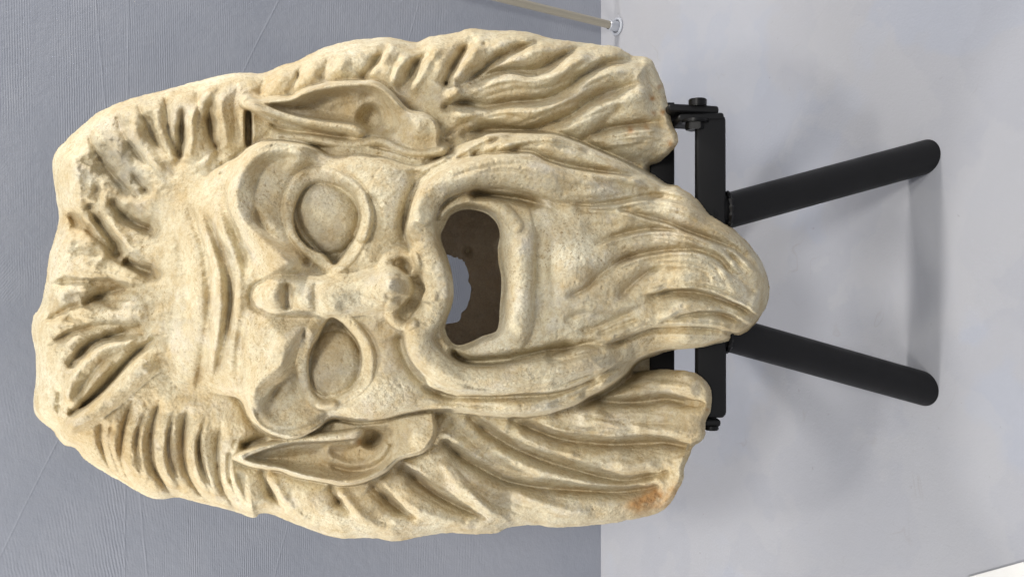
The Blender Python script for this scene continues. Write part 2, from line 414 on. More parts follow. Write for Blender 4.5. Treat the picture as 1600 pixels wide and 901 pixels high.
groove([(430,308),(440,352),(455,384),(474,410),(498,430)], 5, 4.5, 15, 10)
groove([(463,530),(456,562),(459,594),(468,620),(482,642),(505,650)], 5, 4.5, 12, 12)
# cheeks
bump(600, 310, 50, 50, 18); bump(600, 590, 50, 50, 16)
bump(575, 450, 60, 60, 4)
Bs = blur(Hf, 7); mB = sstep(0, 14, sF) * sstep(600, 520, PX)
Hf = Hf * (1 - mB) + Bs * mB
ridge(CR1, 5, 8, 20, 20); ridge(CR2[2:], 6, 6, 20, 20)
# eyeballs then lids
def ball(cx, cy, rx, ry, z, hgt, name=None):
    q = ((PX - cx) / rx) ** 2 + ((PY - cy) / ry) ** 2
    T = z + hgt * np.sqrt(np.maximum(0, 1 - q)); w = q < 1
    Hf[w] = np.maximum(Hf[w] * 0 + z, T[w])
    return q
EYE1 = [(469,305),(485,289),(508,287),(530,294),(552,311),(563,333),(560,356),(549,380),(535,402),(522,414),(508,401),(485,380),(468,355),(460,328)]
EYE2 = [(520,494),(532,500),(541,508),(558,530),(566,558),(562,582),(547,605),(524,615),(508,617),(491,608),(483,589),(482,567),(491,540),(503,511),(511,499)]
sE1 = inside(EYE1, m=40); sE2 = inside(EYE2, m=40)
zr1 = float(np.median(Hf[sE1 > 10])); zr2 = float(np.median(Hf[sE2 > 10]))
Hf -= 15 * sstep(-2, 5, sE1) + 15 * sstep(-2, 5, sE2)
Hf[sE1 > 3] = zr1 - 17; Hf[sE2 > 3] = zr2 - 17
# blur the step a touch
q1 = ball(511, 341, 53, 55, zr1 - 17, 16); q2 = ball(523, 567, 41, 50, zr2 - 14, 9)
Hf[sE1 < 0] = Hf[sE1 < 0]
tube([(566,366),(572,338),(565,312),(548,291),(524,277),(497,272),(474,279),(459,298),(452,328),(459,360),(477,385),(497,403),(518,420),(534,426)], 13, 10, k=2, r2=10)
tube([(524,277),(548,287),(566,309),(573,338),(569,364),(556,390),(541,410),(524,422)], 9, 5.5, k=2, r2=8, ta=10)
groove([(572,300),(584,325),(584,356),(572,386)], 3, 4)
tube([(524,486),(512,492),(496,506),(483,532),(475,562),(474,594),(482,618),(500,632),(520,632)], 12, 9, k=2, r2=9)
tube([(514,488),(526,490),(543,500),(562,522),(575,547),(578,570),(573,592),(558,609),(538,621),(519,630),(500,632)], 10, 6, k=2, r2=8)
groove([(556,500),(580,525),(590,560),(584,592)], 4, 5)
# re-cut the balls where lids spilled over them
for s, q, cx, cy, rx, ry, z, h in ((sE1, q1, 511, 341, 53, 55, zr1 - 17, 16), (sE2, q2, 523, 567, 41, 50, zr2 - 14, 9)):
    T = np.where(q < 1, z + h * np.sqrt(np.maximum(0, 1 - q)), z)
    f = sstep(0.0, 3.0, s + vnoise(14, 77, 2) * 0.7)
    Hf[:] = Hf * (1 - f) + T * f
# ---- nose
nb = Hf.copy()
tube([(440,462),(480,463),(510,462),(550,460),(585,455),(612,449)], 32, 42, base=nb - 6, k=16, r2=34, flat=1.1)
bump(415, 464, 24, 22, 13, p=2.6); groove([(394,440),(390,462),(394,486)], 3, 6, 8, 8); groove([(410,441),(440,438),(465,432)], 1.5, 7); groove([(412,488),(440,489),(462,492)], 1.5, 7)
bump(478, 463, 18, 25, 11, p=2.6); bump(518, 462, 32, 28, 14, p=2.4)
groove([(450,440),(449,462),(450,486)], 6, 9, 6, 6); groove([(495,438),(493,460),(495,488)], 3, 5, 8, 8)
bump(600, 450, 30, 38, 14)
tube([(611,432),(603,420),(604,405),(614,396),(628,392),(640,398),(647,410),(646,424)], 13, 9, k=8, r2=10)
tube([(614,480),(612,492),(618,503),(632,509),(645,505)], 11, 9, k=8, r2=8)
tube([(612,446),(628,448),(650,456),(672,462)], 14, 5, k=6, r2=12)
bump(633, 418, 9, 12, -13, -0.25, 3); bump(637, 480, 13, 17, -11, 0.15, 2.6)
bump(655, 445, 18, 26, -4)
groove([(585,415),(600,388),(620,378),(645,382)], 3, 9, 10, 20); groove([(590,500),(608,514),(628,520),(648,514)], 3, 9, 10, 20)
for c in ((575,440),(590,470),(600,440),(562,470),(606,462)): bump(c[0], c[1], 5, 6, -3)

Bs = blur(Hf, 4); mB = np.exp(-((PY - 463) / 34.0) ** 4) * sstep(385, 400, PX) * sstep(605, 580, PX)
Hf = Hf * (1 - mB) + Bs * mB
for pts, a, w in (([(290,312),(306,350),(322,400),(328,450),(326,500),(318,560),(306,610)], 9, 9), ([(316,325),(338,375),(354,420),(360,460),(356,505),(348,545),(334,592)], 12, 7),
                  ([(346,275),(350,318),(368,358),(382,398),(383,436)], 11, 9), ([(384,492),(376,530),(372,575),(378,622)], 10, 9), ([(275,360),(288,410),(293,460),(290,520)], 5, 9)):
    groove(pts, a, w, 40, 40, 1.9, 0.4)
ridge([(304,330),(328,380),(341,430),(343,480),(337,540),(322,600)], 6, 8, 50, 50); ridge([(335,320),(352,366),(370,410),(373,460),(368,505),(360,550)], 5, 7, 40, 40)
groove([(418,437),(400,443),(391,463),(400,484),(420,490)], 8, 5, 12, 12); groove([(449,440),(447,462),(449,486)], 7, 7, 8, 8); groove([(494,440),(491,462),(494,486)], 4, 5, 8, 8)
bump(427, 412, 26, 24, 8, 0.6); bump(428, 525, 26, 30, 8); bump(606, 450, 22, 26, 13)
groove([(398,318),(404,345),(424,368),(450,386),(470,402),(484,418)], 13, 9, 30, 14, 1.8, .3)
groove([(476,510),(474,535),(463,560),(450,586),(434,604),(420,626)], 14, 9, 14, 26, 1.8, .3)
groove([(470,246),(440,250),(415,262),(402,285),(398,310)], 7, 9, 26, 20, 1.9, .3)
groove([(582,300),(592,330),(588,366),(570,398)], 3, 5, 16, 16)
# ---- mouth surround and moustache rolls
groove([(648,262),(646,300),(637,330),(632,370),(648,400)], 10, 9, 10, 20)
groove([(622,520),(632,560),(652,590),(690,618),(720,624)], 10, 8, 10, 20)
base = Hf.copy()
bump(735, 435, 62, 108, -26, p=4)
base2 = Hf.copy()
MU1 = [(690,452),(676,420),(664,385),(656,350),(664,312),(690,287),(728,272),(780,267),(830,275),(880,290),(930,298),(985,302)]
MU2 = [(690,452),(676,485),(655,520),(660,548),(684,572),(718,590),(762,592),(815,588),(868,578),(920,560),(975,548)]
tube(MU1, 24, 30, base=base - 5, k=7, r2=30, flat=0.9, tb=70)
tube(MU2, 24, 30, base=base - 5, k=7, r2=24, flat=0.9, tb=70)
bump(720, 280, 40, 14, 8, -0.2); bump(845, 268, 45, 14, 8, 0.25); bump(700, 585, 36, 12, 6, 0.5)
edge([(644,345),(668,352),(688,325),(700,300)], 7, 9, -1, 10, 8)
# inner band round the cavity, lower lip
groove([(731,303),(766,305),(811,311),(855,322)], 30, 6.0, 14, 22, 2.2, 0.2)
groove([(700,545),(728,563),(775,563),(825,553),(868,544),(905,541)], 26, 6.5, 14, 22, 2.2, 0.2)
tube([(692,335),(712,321),(738,314),(768,319),(792,333),(806,352)], 9, 8, k=5, r2=12)
tube([(804,338),(811,370),(812,410),(812,450),(811,490),(806,520),(790,540)], 25, 20, k=14, r2=20, ta=40, tb=40)
groove([(846,345),(850,380),(852,420),(852,460),(847,500),(842,515)], 7, 12, 30, 30, 2.0, 0.5)
bump(845, 428, 14, 22, -5)
# chin
bump(895, 425, 50, 55, 20)
groove([(849,560),(905,540),(950,538),(985,530)], 10, 5, 14, 20)
Hf -= 18 * sstep(14, 0, -sM) * sstep(-1, 1, -sM) * 0
REC2 = True
# ---- beard locks
edge([(872,318),(920,322),(960,319),(995,313),(1032,311),(1070,319),(1107,337),(1145,360),(1177,390),(1196,420)], 14, 16, 1, 25, 0, 0.9)
edge([(960,326),(1000,338),(1045,350),(1082,366),(1120,379),(1152,394),(1182,422)], 12, 14, 1, 25, 0, 1.0)
edge([(927,384),(970,369),(1007,361),(1045,361),(1082,367),(1107,378),(1135,394),(1160,424)], 12, 15, 1, 25, 20, 1.0)
edge([(957,418),(982,406),(1020,396),(1070,392),(1100,396),(1127,411),(1145,440)], 11, 16, 1, 22, 25, 1.0)
ridge([(1045,425),(1095,428),(1150,445),(1190,465)], 6, 14, 30, 10)
groove([(882,467),(915,450),(940,427),(975,405),(1000,400)], 9, 6, 20, 20, 1.5, .5)
groove([(962,469),(985,447),(1010,426),(1040,415)], 9, 6, 20, 22, 1.5, .5)
groove([(1100,400),(1135,420),(1165,445),(1185,462)], 5, 5, 20, 15)
edge([(1005,462),(1045,453),(1082,453),(1120,462),(1157,477),(1188,497)], 17, 16, -1, 18, 10, 1.2)
edge([(1026,504),(1070,490),(1120,487),(1150,497),(1176,508)], 12, 12, -1, 18, 6, 1.1)
edge([(945,539),(982,525),(1020,511),(1070,509),(1120,512),(1150,521)], 15, 14, -1, 18, 6, 1.2)
ridge([(895,490),(930,480),(965,482),(1000,475)], 7, 11, 20, 20)
groove([(900,520),(940,508),(975,492),(1000,480)], 6, 5, 18, 18)
groove([(930,524),(960,512),(1000,498)], 6, 4, 14, 14)
groove([(880,505),(905,490),(925,488)], 5, 5, 12, 12)
groove([(905,350),(940,356),(975,348)], 4, 8, 18, 18)
groove([(870,262),(920,276),(970,288),(1010,296)], 5, 5, 20, 20)
groove([(860,300),(900,296),(950,290),(1000,300),(1050,304)], 4, 7, 20, 20)
ridge([(1010,290),(1050,297),(1090,318),(1130,350)], 5, 8, 20, 10)
# ---- whisker locks outside the moustache
edge([(631,375),(642,322),(658,291),(682,272),(704,260),(733,249),(766,243),(800,239),(831,240),(853,251),(880,259),(920,267),(970,274),(1010,280)], 13, 16, 1, 30, 20, 1.3)
edge([(770,240),(790,224),(820,212),(868,210),(905,221),(945,238),(985,256),(1020,272)], 8, 12, 1, 18, 0, 0.8)
groove([(795,238),(815,228),(850,224),(885,228),(930,244)], 8, 5, 14, 20)
groove([(735,247),(752,232),(780,218),(815,208)], 9, 4.5, 10, 12)
groove([(695,250),(718,235),(742,222),(762,212)], 8, 5, 12, 10)
groove([(712,250),(735,236),(757,224),(785,214)], 4, 3.5, 10, 10)
ridge([(640,252),(680,250),(710,234),(745,216),(775,208)], 6, 7, 20, 20)
edge([(657,600),(700,615),(750,618),(805,617),(865,613),(915,596),(955,574),(995,562)], 12, 14, -1, 20, 10, 1.2)
edge([(835,640),(880,628),(920,606),(955,584)], 5, 8, 1, 14, 10)
groove([(858,600),(900,590),(940,575)], 6, 4, 14, 14)
groove([(720,603),(770,608),(820,605),(860,596)], 4, 4, 16, 16)
groove([(640,640),(690,630),(740,634),(790,636)], 5, 4, 14, 20)
groove([(850,560),(880,562),(915,553),(950,548)], 5, 5, 14, 14)
REC2 = False
Hf -= 9 * np.exp(-(PILL2 / 9.0) ** 1.6)
# ---- sideburn strip above upper cheek
tube([(436,215),(487,218),(541,226),(572,224),(598,222),(622,232),(650,240),(690,236)], 8, 12, base=hair_base + 34, k=5)
SB = Hf.copy()

# ---- upper ear
EAR1 = [(376,160),(385,150),(398,154),(409,156),(430,152),(453,152),(466,146),(481,138),(509,131),(541,127),(562,128),(581,126),(596,132),(611,144),(626,161),(640,173),
 (662,177),(677,186),(685,200),(685,216),(681,236),(640,250),(612,244),(590,236),(564,232),(530,232),(500,226),(470,214),(440,200),(415,186),(395,174),(380,168)]
EAR2 = [(365,712),(372,720),(390,727),(407,730),(437,734),(460,743),(486,748),(511,752),(528,756),(546,757),(563,754),(581,747),(600,737),(614,725),(626,716),(644,711),(661,705),
 (675,691),(680,675),(679,656),(672,636),(640,640),(605,650),(558,652),(537,652),(523,650),(500,662),(470,680),(440,687),(410,694),(383,704)]
sA1 = inside(EAR1, m=40); sA2 = inside(EAR2, m=40)
lift = lambda s, up: up * sstep(-1.5, 3.5, s)
noface = 1 - sstep(-2, 4, sF)
hb = hair_base
ear_top = hb + 36 + 10 * sstep(0, 10, sA1)
f = sstep(-2.0, 2.5, sA1) * noface; Hf = Hf * (1 - f) + (hb + 38 - 0.0 * PX) * f
f = sstep(-2.0, 2.5, sA2) * noface; Hf = Hf * (1 - f) + (hb + 36) * f
# bowls
B1 = [(425,163),(460,158),(500,145),(545,139),(580,139),(600,152),(618,172),(625,195),(615,212),(600,215),(568,202),(530,192),(480,182),(440,172)]
B2 = [(400,716),(440,703),(490,694),(540,690),(560,678),(595,666),(612,668),(616,690),(605,716),(585,736),(560,744),(530,744),(490,737),(450,731)]
sB1 = inside(B1, m=30); sB2 = inside(B2, m=30)
Hf -= 22 * sstep(-5, 16, sB1); Hf -= 20 * sstep(-5, 16, sB2)
ridge([(388,158),(420,160),(455,157),(480,145),(509,138),(541,134),(575,133),(597,141),(615,158),(632,176)], 10, 6, 10, 20)
ridge([(372,714),(400,724),(437,730),(480,743),(528,750),(562,748),(598,733),(616,718)], 10, 5.5, 10, 20)
tube([(390,163),(405,168),(425,175),(445,182),(470,189),(509,196),(541,200),(561,204)], 6.5, 19, k=3, r2=11)
tube([(378,710),(400,702),(418,696),(453,688),(490,684),(535,680),(562,676)], 6, 18, k=3, r2=8.5)
groove([(420,190),(456,204),(509,213),(551,216)], 9, 4, 14, 10)
bump(383, 157, 7, 7, 8)
bump(580, 186, 20, 22, -30, 0.5, 4)
ridge([(500,170),(520,160),(545,152),(572,150)], 7, 9, 18, 18)
bump(652, 203, 24, 22, 16); bump(655, 678, 24, 26, 14)
bump(580, 683, 17, 15, -30, 0.2, 4)
ridge([(506,698),(516,714),(536,724),(558,727),(580,722),(598,706),(610,688)], 12, 9, 10, 10)
groove([(512,724),(546,735),(581,731),(603,714),(614,690)], 7, 4, 14, 6)
tube([(555,690),(566,686),(576,680)], 7, 6, k=3)
groove([(374,700),(396,688),(420,682)], 18, 4.5, 8, 6)
Hf = np.where((sF < 6) & (np.abs(PY - 226) < 22) & (PX > 425) & (PX < 700), np.maximum(Hf, np.minimum(SB, hb + 52)), Hf)
Hf = np.where((np.abs(sF) < 7) & (PY > 205) & (PY < 262) & (PX > 470) & (PX < 720), np.maximum(Hf, hb + 44 - 44 * sstep(655, 715, PX) - 44 * sstep(530, 475, PX)), Hf)
Hf = np.where((np.abs(sF) < 6) & (PY > 636) & (PY < 668) & (PX > 500) & (PX < 700), np.maximum(Hf, hb + 32 - 40 * sstep(650, 695, PX) - 40 * sstep(560, 505, PX)), Hf)
# slot by the upper ear
SLOT = inside([(383,176),(388,173),(393,178),(394,200),(393,224),(388,229),(383,224),(382,200)], m=20)
Hf -= 26 * sstep(-1, 2.5, SLOT)
edge([(376,160),(385,150),(409,157),(453,152),(481,138),(541,127),(581,126),(611,144),(640,173),(677,186),(686,205)], 4, 8, 1, 8, 8, 2.2)
edge([(365,712),(390,727),(437,734),(486,748),(546,757),(600,737),(626,716),(661,705),(680,680)], 4, 8, -1, 8, 8, 2.2)

REC = True
# ---- hair, upper side
def crestgroove(c, g, a=11, wc=9, d=11, wg=5): 
    ridge(c, a, wc, 14, 14); groove(g, d, wg, 14, 14)
groove([(405,152),(409,135),(416,120)], 12, 6, 8, 10)
bump(466, 119, 3.5, 8, -9); 
groove([(448,150),(458,132),(468,112),(476,98)], 9, 5, 8, 8)
groove([(500,128),(508,108),(516,88)], 11, 6, 8, 12)
ridge([(430,140),(438,122),(450,108)], 7, 8); ridge([(480,130),(488,112),(498,94)], 7, 9); ridge([(525,122),(533,102),(545,82)], 9, 11)
groove([(562,126),(582,104),(598,84),(610,66)], 15, 7, 8, 12)
ridge([(575,122),(602,88),(618,66)], 8, 7)
groove([(607,130),(616,104),(626,80)], 7, 5); ridge([(612,140),(621,108),(645,86)], 7, 7)
groove([(622,146),(638,122),(653,98),(676,78)], 17, 8, 8, 12)
ridge([(640,150),(660,114),(673,90),(692,68)], 10, 8); bump(690, 110, 18, 30, 8, 0.5)
groove([(694,138),(702,116),(717,92),(733,68),(747,56)], 18, 7, 8, 12)
ridge([(709,130),(720,106),(735,86),(757,70)], 10, 8)
groove([(712,138),(735,124),(754,110),(772,95),(798,83),(830,70),(850,66)], 17, 6, 8, 14)
ridge([(770,78),(800,62),(840,66)], 8, 10)
ridge([(785,96),(820,82),(860,76),(895,76)], 11, 10)
groove([(716,146),(745,128),(768,116),(800,110),(828,111),(852,104),(880,88),(906,74),(922,68)], 18, 6, 12, 8)
ridge([(690,160),(720,144),(752,130),(790,122),(830,126),(860,120),(890,100),(925,80)], 15, 11)
groove([(688,170),(720,160),(760,167),(800,160),(840,157),(862,152),(888,139),(908,121),(934,107),(960,98),(985,95),(1008,99)], 18, 6, 10, 8)
ridge([(900,118),(925,98),(950,86),(985,88)], 7, 6)
ridge([(705,182),(750,178),(800,172),(840,172),(875,158),(905,136),(935,116),(975,106),(1012,108)], 15, 11)
groove([(690,215),(730,192),(765,183),(790,180),(820,184)], 6, 4.5, 10, 18)
groove([(715,212),(760,203),(820,205),(860,193),(888,182),(914,164),(945,148),(976,137),(1000,127)], 17, 7, 14, 16)
ridge([(845,210),(880,200),(910,180),(950,160),(990,150),(1020,145)], 11, 14)
groove([(936,200),(956,180),(974,164)], 9, 5, 10, 8)
groove([(905,222),(932,207),(960,199),(990,195),(1022,191),(1040,188)], 17, 5.5, 14, 10)
ridge([(915,228),(945,213),(990,206),(1035,202)], 9, 10)
edge([(930,236),(960,229),(985,226),(1012,219)], 6, 12, -1, 14, 14)
bump(985, 245, 30, 14, -8, 0.2)
for c in ((757,69,3.2,3.2),(697,131,3,3),(839,116,1.8,1.8),(760,100,2,2)): bump(c[0], c[1], c[2], c[3], -8)
# ---- hair, lower side
def lock(g, d=20, w=6.5, ta=12, tb=18): 
    groove(g, d, w, ta, tb, 1.2, 0.3)
    ridge([(x + 4, y - 12) for x, y in g], d * 0.22, 8, max(ta, 16), max(tb, 16))
lock([(793,653),(826,667),(871,684),(915,691),(960,694),(1010,692),(1040,691),(1080,699)], 22, 7, 12, 6)
lock([(727,647),(755,669),(793,693),(826,709),(860,722),(904,735),(945,746),(980,750),(1010,744),(1050,735)], 19, 8, 12, 12)
groove([(698,651),(727,680),(755,707),(782,727),(815,738),(845,744)], 13, 8, 12, 22)
lock([(687,684),(715,709),(755,733),(793,751),(837,760),(882,764),(960,768),(1010,763),(1035,755)], 24, 8, 12, 12)
bump(785, 785, 34, 40, -15, 0.8)
ridge([(800,762),(838,783),(880,797),(930,806)], 11, 9, 14, 18)
ridge([(690,716),(712,752),(745,782),(780,805),(800,817)], 9, 9, 14, 10)
ridge([(705,722),(730,760),(760,790)], 5, 6)
lock([(616,727),(640,741),(675,768),(700,782),(727,795),(765,811)], 22, 7.5, 10, 18)
lock([(577,753),(603,778),(628,798),(655,810)], 21, 8, 10, 16)
lock([(514,755),(527,780),(553,805)], 17, 7, 8, 16)
ridge([(528,765),(556,798),(592,825),(625,838)], 8, 9, 12, 16)
ridge([(640,790),(690,812),(740,828)], 7, 9)
lock([(408,731),(417,756),(435,784),(450,800)], 16, 6, 8, 14)
ridge([(424,748),(443,782),(470,808),(500,826)], 8, 8, 12, 12)
groove([(905,614),(930,623),(960,628),(1000,628),(1040,623),(1070,628),(1105,632)], 19, 6.5, 12, 16, 2.2, .3)
groove([(935,628),(955,648),(985,668),(998,675)], 9, 8, 12, 14)
groove([(862,640),(880,658),(915,672),(935,674)], 7, 8, 12, 14)
groove([(890,700),(915,715),(950,728),(975,730)], 7, 7); groove([(975,700),(1000,710),(1040,706)], 5, 9)
ridge([(930,600),(980,596),(1050,600),(1095,612)], 8, 14); ridge([(900,640),(960,658),(1020,672),(1070,675)], 8, 12)
ridge([(880,700),(930,722),(980,728),(1030,722)], 6, 9)
ridge([(770,700),(810,722),(860,738),(930,752)], 7, 8)
bump(1035, 780, 16, 10, -6)
# gap between lower hair and beard
groove([(900,640),(940,618),(975,597),(1000,575)], 22, 8, 20, 0)
groove([(905,228),(950,248),(990,264),(1015,272)], 14, 6, 20, 0)
REC = False
# ---- temple locks (lower side)
lock([(210,618),(197,655),(190,690),(191,722),(202,748),(214,762)], 14, 7, 30, 6)
lock([(254,616),(241,652),(236,686),(238,720),(249,745),(266,768),(276,780)], 17, 8, 30, 2)
lock([(297,630),(288,660),(286,700),(292,736),(309,766),(326,782),(338,796)], 16, 7, 30, 2)
lock([(348,656),(340,690),(340,724),(346,758),(362,786),(370,804)], 13, 7, 30, 2)
groove([(158,652),(158,690),(168,720),(182,748)], 12, 6, 16, 2)
groove([(269,655),(265,690),(269,722),(282,752)], 5, 3.5); groove([(313,675),(311,705),(320,738),(334,765)], 6, 4)
groove([(216,660),(214,700),(222,735)], 4, 4); groove([(372,735),(380,765),(390,790)], 6, 6)
for rr in ([(225,650),(213,690),(214,725),(232,755)], [(270,650),(258,690),(260,725),(280,760)], [(320,655),(305,695),(312,735),(335,770)], [(372,690),(360,720),(366,750),(385,785)], [(180,670),(175,700),(184,730)]):
    ridge(rr, 9, 11)
for g_ in ([(228,640),(214,680),(213,720),(226,752)], [(272,640),(262,680),(264,725),(284,765)], [(322,650),(310,690),(314,735),(332,775)], [(176,655),(172,690),(180,722),(192,748)], [(366,690),(358,720),(362,755),(380,790)]):
    groove(g_, 6, 4, 25, 12)
REC = True
# ---- forelocks and broken crown
hb2 = Hf.copy()
tube([(262,546),(228,568),(199,595),(171,623),(143,645),(112,664)], 26, 38, base=hb2 - 14, k=12, r2=13, flat=1.0, ta=50)
FL = dist([(262,546),(228,568),(199,595),(171,623),(143,645),(112,664)], 30)
lock([(246,524),(209,555),(181,585),(160,608),(134,631),(104,648)], 18, 6, 12, 10)
ridge([(215,527),(160,546),(124,580),(108,610),(105,636)], 9, 8); ridge([(180,565),(160,582),(141,604),(127,627)], 8, 7)
groove([(190,550),(160,566),(138,592),(118,622)], 8, 6)
groove([(232,520),(195,522),(150,532),(124,553),(104,577)], 17, 6, 10, 12); groove([(95,600),(92,630),(92,651)], 12, 6)
groove([(226,508),(199,516),(158,527)], 15, 6, 8, 12)
groove([(207,452),(188,452),(171,456),(146,466),(128,480)], 15, 6, 6, 12)
groove([(192,406),(205,414),(222,421),(242,427)], 26, 8, 5, 8, 3, 0.2)
groove([(134,315),(152,345),(170,370),(182,388),(188,402)], 17, 8, 14, 6)
groove([(170,310),(190,334),(210,348),(237,359)], 18, 7, 10, 5)
ridge([(160,330),(180,356),(198,378),(208,396)], 9, 7); ridge([(205,375),(220,398),(245,410)], 6, 9)
groove([(150,222),(172,240),(198,262),(218,287),(236,308)], 14, 17, 26, 16, 2.2)
groove([(205,270),(222,290),(236,308)], 12, 6, 14, 6)
groove([(178,172),(170,195),(160,218)], 12, 12, 12, 16)
ridge([(218,172),(212,194),(218,222),(238,248),(260,262)], 8, 10, 30, 30); bump(226, 208, 5, 10, -9, -0.6)
groove([(232,215),(246,240),(262,262),(280,285)], 8, 6)
groove([(260,150),(258,185),(262,215)], 7, 9)
groove([(286,165),(284,195),(284,225),(280,250)], 20, 7, 16, 8)
ridge([(340,130),(316,158),(299,190),(298,222),(288,255)], 12, 8); ridge([(300,262),(322,252),(334,232),(330,205)], 8, 8)
groove([(334,155),(327,180),(330,212),(340,236)], 17, 6, 14, 8)
groove([(372,130),(366,160),(368,195),(370,225)], 8, 6); ridge([(350,140),(346,175),(352,210),(352,240)], 8, 8)
groove([(110,215),(125,250),(130,290)], 5, 12); ridge([(95,235),(118,270),(125,310),(150,300)], 5, 10)
bump(152, 298, 7, 8, -8); bump(115, 353, 5, 6, -6); bump(141, 358, 5, 7, -7); bump(165, 285, 10, 14, 6); bump(135, 322, 9, 12, -8, 0.8)
groove([(105,395),(130,393),(165,397)], 10, 6); groove([(102,420),(100,440),(105,455)], 8, 8); groove([(115,512),(100,530),(90,560)], 6, 10)
groove([(146,405),(140,425)], 6, 5)
bump(345, 272, 3, 3, -6)

REC = False
PILL[FL[0]] = np.where(FL[1] < 15, 99, PILL[FL[0]])
Hf -= 18 * np.exp(-(PILL / 12.0) ** 1.6)
for g_ in ([(180,168),(190,205),(212,240),(242,266)], [(212,156),(228,192),(246,226),(270,254)], [(135,200),(150,240),(186,284),(225,318)], [(82,325),(118,345),(160,380),(196,418)],
           [(66,505),(112,480),(165,468),(215,468)], [(70,445),(110,440),(160,440),(205,448)], [(258,144),(262,180),(266,215),(284,250)], [(308,132),(310,165),(306,200)], [(72,540),(110,520),(160,508),(205,508)]):
    groove(g_, 13, 6.5, 34, 34, 1.3, .4)
for g_ in ([(95,470),(130,462),(165,470),(200,486)], [(120,250),(152,262),(186,290),(206,314)], [(105,320),(118,350),(120,380)], [(85,500),(110,500),(140,500)], [(235,170),(238,205),(250,235)]):
    groove(g_, 9, 8, 24, 24, 2.0, .4)
for g_ in ([(110,300),(140,340),(165,378),(185,405)], [(120,420),(150,430),(185,432),(220,440)], [(100,490),(145,498),(200,498),(235,480)]):
    ridge(g_, 8, 12, 30, 30)
def strands(pts, offs, depth=3.2, w=2.6):
    p = spline(pts, 3); t = np.gradient(p, axis=0); nn = np.stack([-t[:, 1], t[:, 0]], 1); nn /= np.linalg.norm(nn, axis=1, keepdims=True)
    u = np.linspace(0, 1, len(p))
    for i, o in enumerate(offs):
        a = int(len(p) * (0.05 + 0.12 * ((i * 7) % 3))); q = p + nn * (o * (0.75 + 0.4 * u[:, None]) + 1.5 * np.sin(u[:, None] * 9 + i * 2))
        groove([tuple(v) for v in q[a:len(p) - (i % 2)]][::2], depth * (1 - 0.25 * (i % 2)), w, 25, 25, 1.6, 0.5)
for g_, o_ in (([(872,318),(920,322),(960,319),(995,313),(1032,311),(1070,319),(1107,337),(1145,360),(1177,390),(1196,420)], (9, 17, -9, -17)),
               ([(960,326),(1000,338),(1045,350),(1082,366),(1120,379),(1152,394),(1182,422)], (9, 16)),
               ([(927,384),(970,369),(1007,361),(1045,361),(1082,367),(1107,378),(1135,394),(1160,424)], (9, 17)),
               ([(957,418),(982,406),(1020,396),(1070,392),(1100,396),(1127,411),(1145,440)], (10, 19, 28)),
               ([(1005,462),(1045,453),(1082,453),(1120,462),(1157,477),(1188,497)], (-9, 12)),
               ([(945,539),(982,525),(1020,511),(1070,509),(1120,512),(1150,521)], (-8, 9, 17)),
               ([(700,282),(760,262),(830,262),(900,280),(980,292)], (-4, 8)),
               ([(700,600),(760,606),(830,600),(900,582),(960,560)], (-6, 4)),
               ([(690,170),(745,140),(800,122),(850,120),(900,98)], (-4, 8, 18)), ([(710,196),(770,172),(840,168),(900,140),(960,112)], (2, 11)),
               ([(790,205),(850,185),(910,165),(980,140)], (-7, 10, 20)), ([(930,215),(980,206),(1040,200)], (6, 14)),
               ([(720,75),(700,110),(680,150)], (-6, 6)), ([(793,653),(871,684),(960,694),(1040,691)], (-10, -19)), ([(727,647),(793,693),(860,722),(945,746),(1010,744)], (-9, -18)),
               ([(687,684),(755,733),(837,760),(960,768)], (-10, -19)), ([(700,725),(760,775),(840,800),(930,806)], (-6, 6)), ([(616,727),(675,768),(765,811)], (-10, 12)), ([(577,753),(628,798)], (-10, 11)),
               ([(225,650),(213,690),(214,725),(232,755)], (-5, 5)), ([(270,650),(258,690),(260,725),(280,760)], (-5, 6)), ([(320,655),(305,695),(312,735),(335,770)], (-5, 6)), ([(366,680),(360,720),(366,750),(385,785)], (-6, 6)),
               ([(900,600),(980,596),(1060,600),(1100,610)], (-5, 8)), ([(900,650),(980,665),(1060,668)], (-6, 7))):
    strands(g_, o_, 2.8 if g_[0][0] > 860 else 2.3)
# ---- weathering of the surface
rough_m = 0.30 + 0.55 * sstep(360, 150, PX) + 0.35 * sstep(850, 1000, PX) * (sF > 0)
Hf += vnoise(60, 11, 2) * 3.0
Hf += vnoise(18, 12, 3) * 1.9 * rough_m + vnoise(6.5, 13, 3) * 1.3 * rough_m + vnoise(3.4, 23, 1) * 0.38
hairm = (sF < 0) * 1.0
Hf += hairm * sstep(650, 760, PX) * vnoise(9, 21, 3, 0.6, 0.30, 1.0, 0.35 * 0) * 2.2
Hf += hairm * sstep(430, 340, PX) * ((PY < 270) | ((PY > 640) & (PX > 160))) * vnoise(9, 22, 3, 0.6, 1.0, 0.30) * 1.3
crown = sstep(300, 180, PX) * (1 - sstep(500, 560, PY)) * sstep(130, 220, PY)
Hf += crown * (vnoise(46, 14, 3) * 10.0 - np.abs(vnoise(38, 15, 3)) * 6.0 + vnoise(13, 19, 3) * 2.5)
pit = vnoise(7, 16, 2); Hf -= 1.8 * sstep(0.60, 0.80, pit)
# crisper relief: lift what stands out, sink what lies deep
Hc = np.where(sO > -10, Hf, np.nan); fill = np.nanmean(Hc[sO > 0]) * 0 + 60
Hs = blur(Hf, 8); Hf += np.clip(0.30 * (Hf - Hs), -8, 8) * sstep(2, 16, sO)
Hs = blur(Hf, 20); Hf += np.clip(0.30 * (Hf - Hs), -12, 12) * sstep(2, 30, sO)
# roll the surface over at the very edge of the block
Hf -= 16 * sstep(9, -2, sO)
Hf -= 26 * (1 - rnd(sO / 26)) * sstep(1040, 1085, PX)

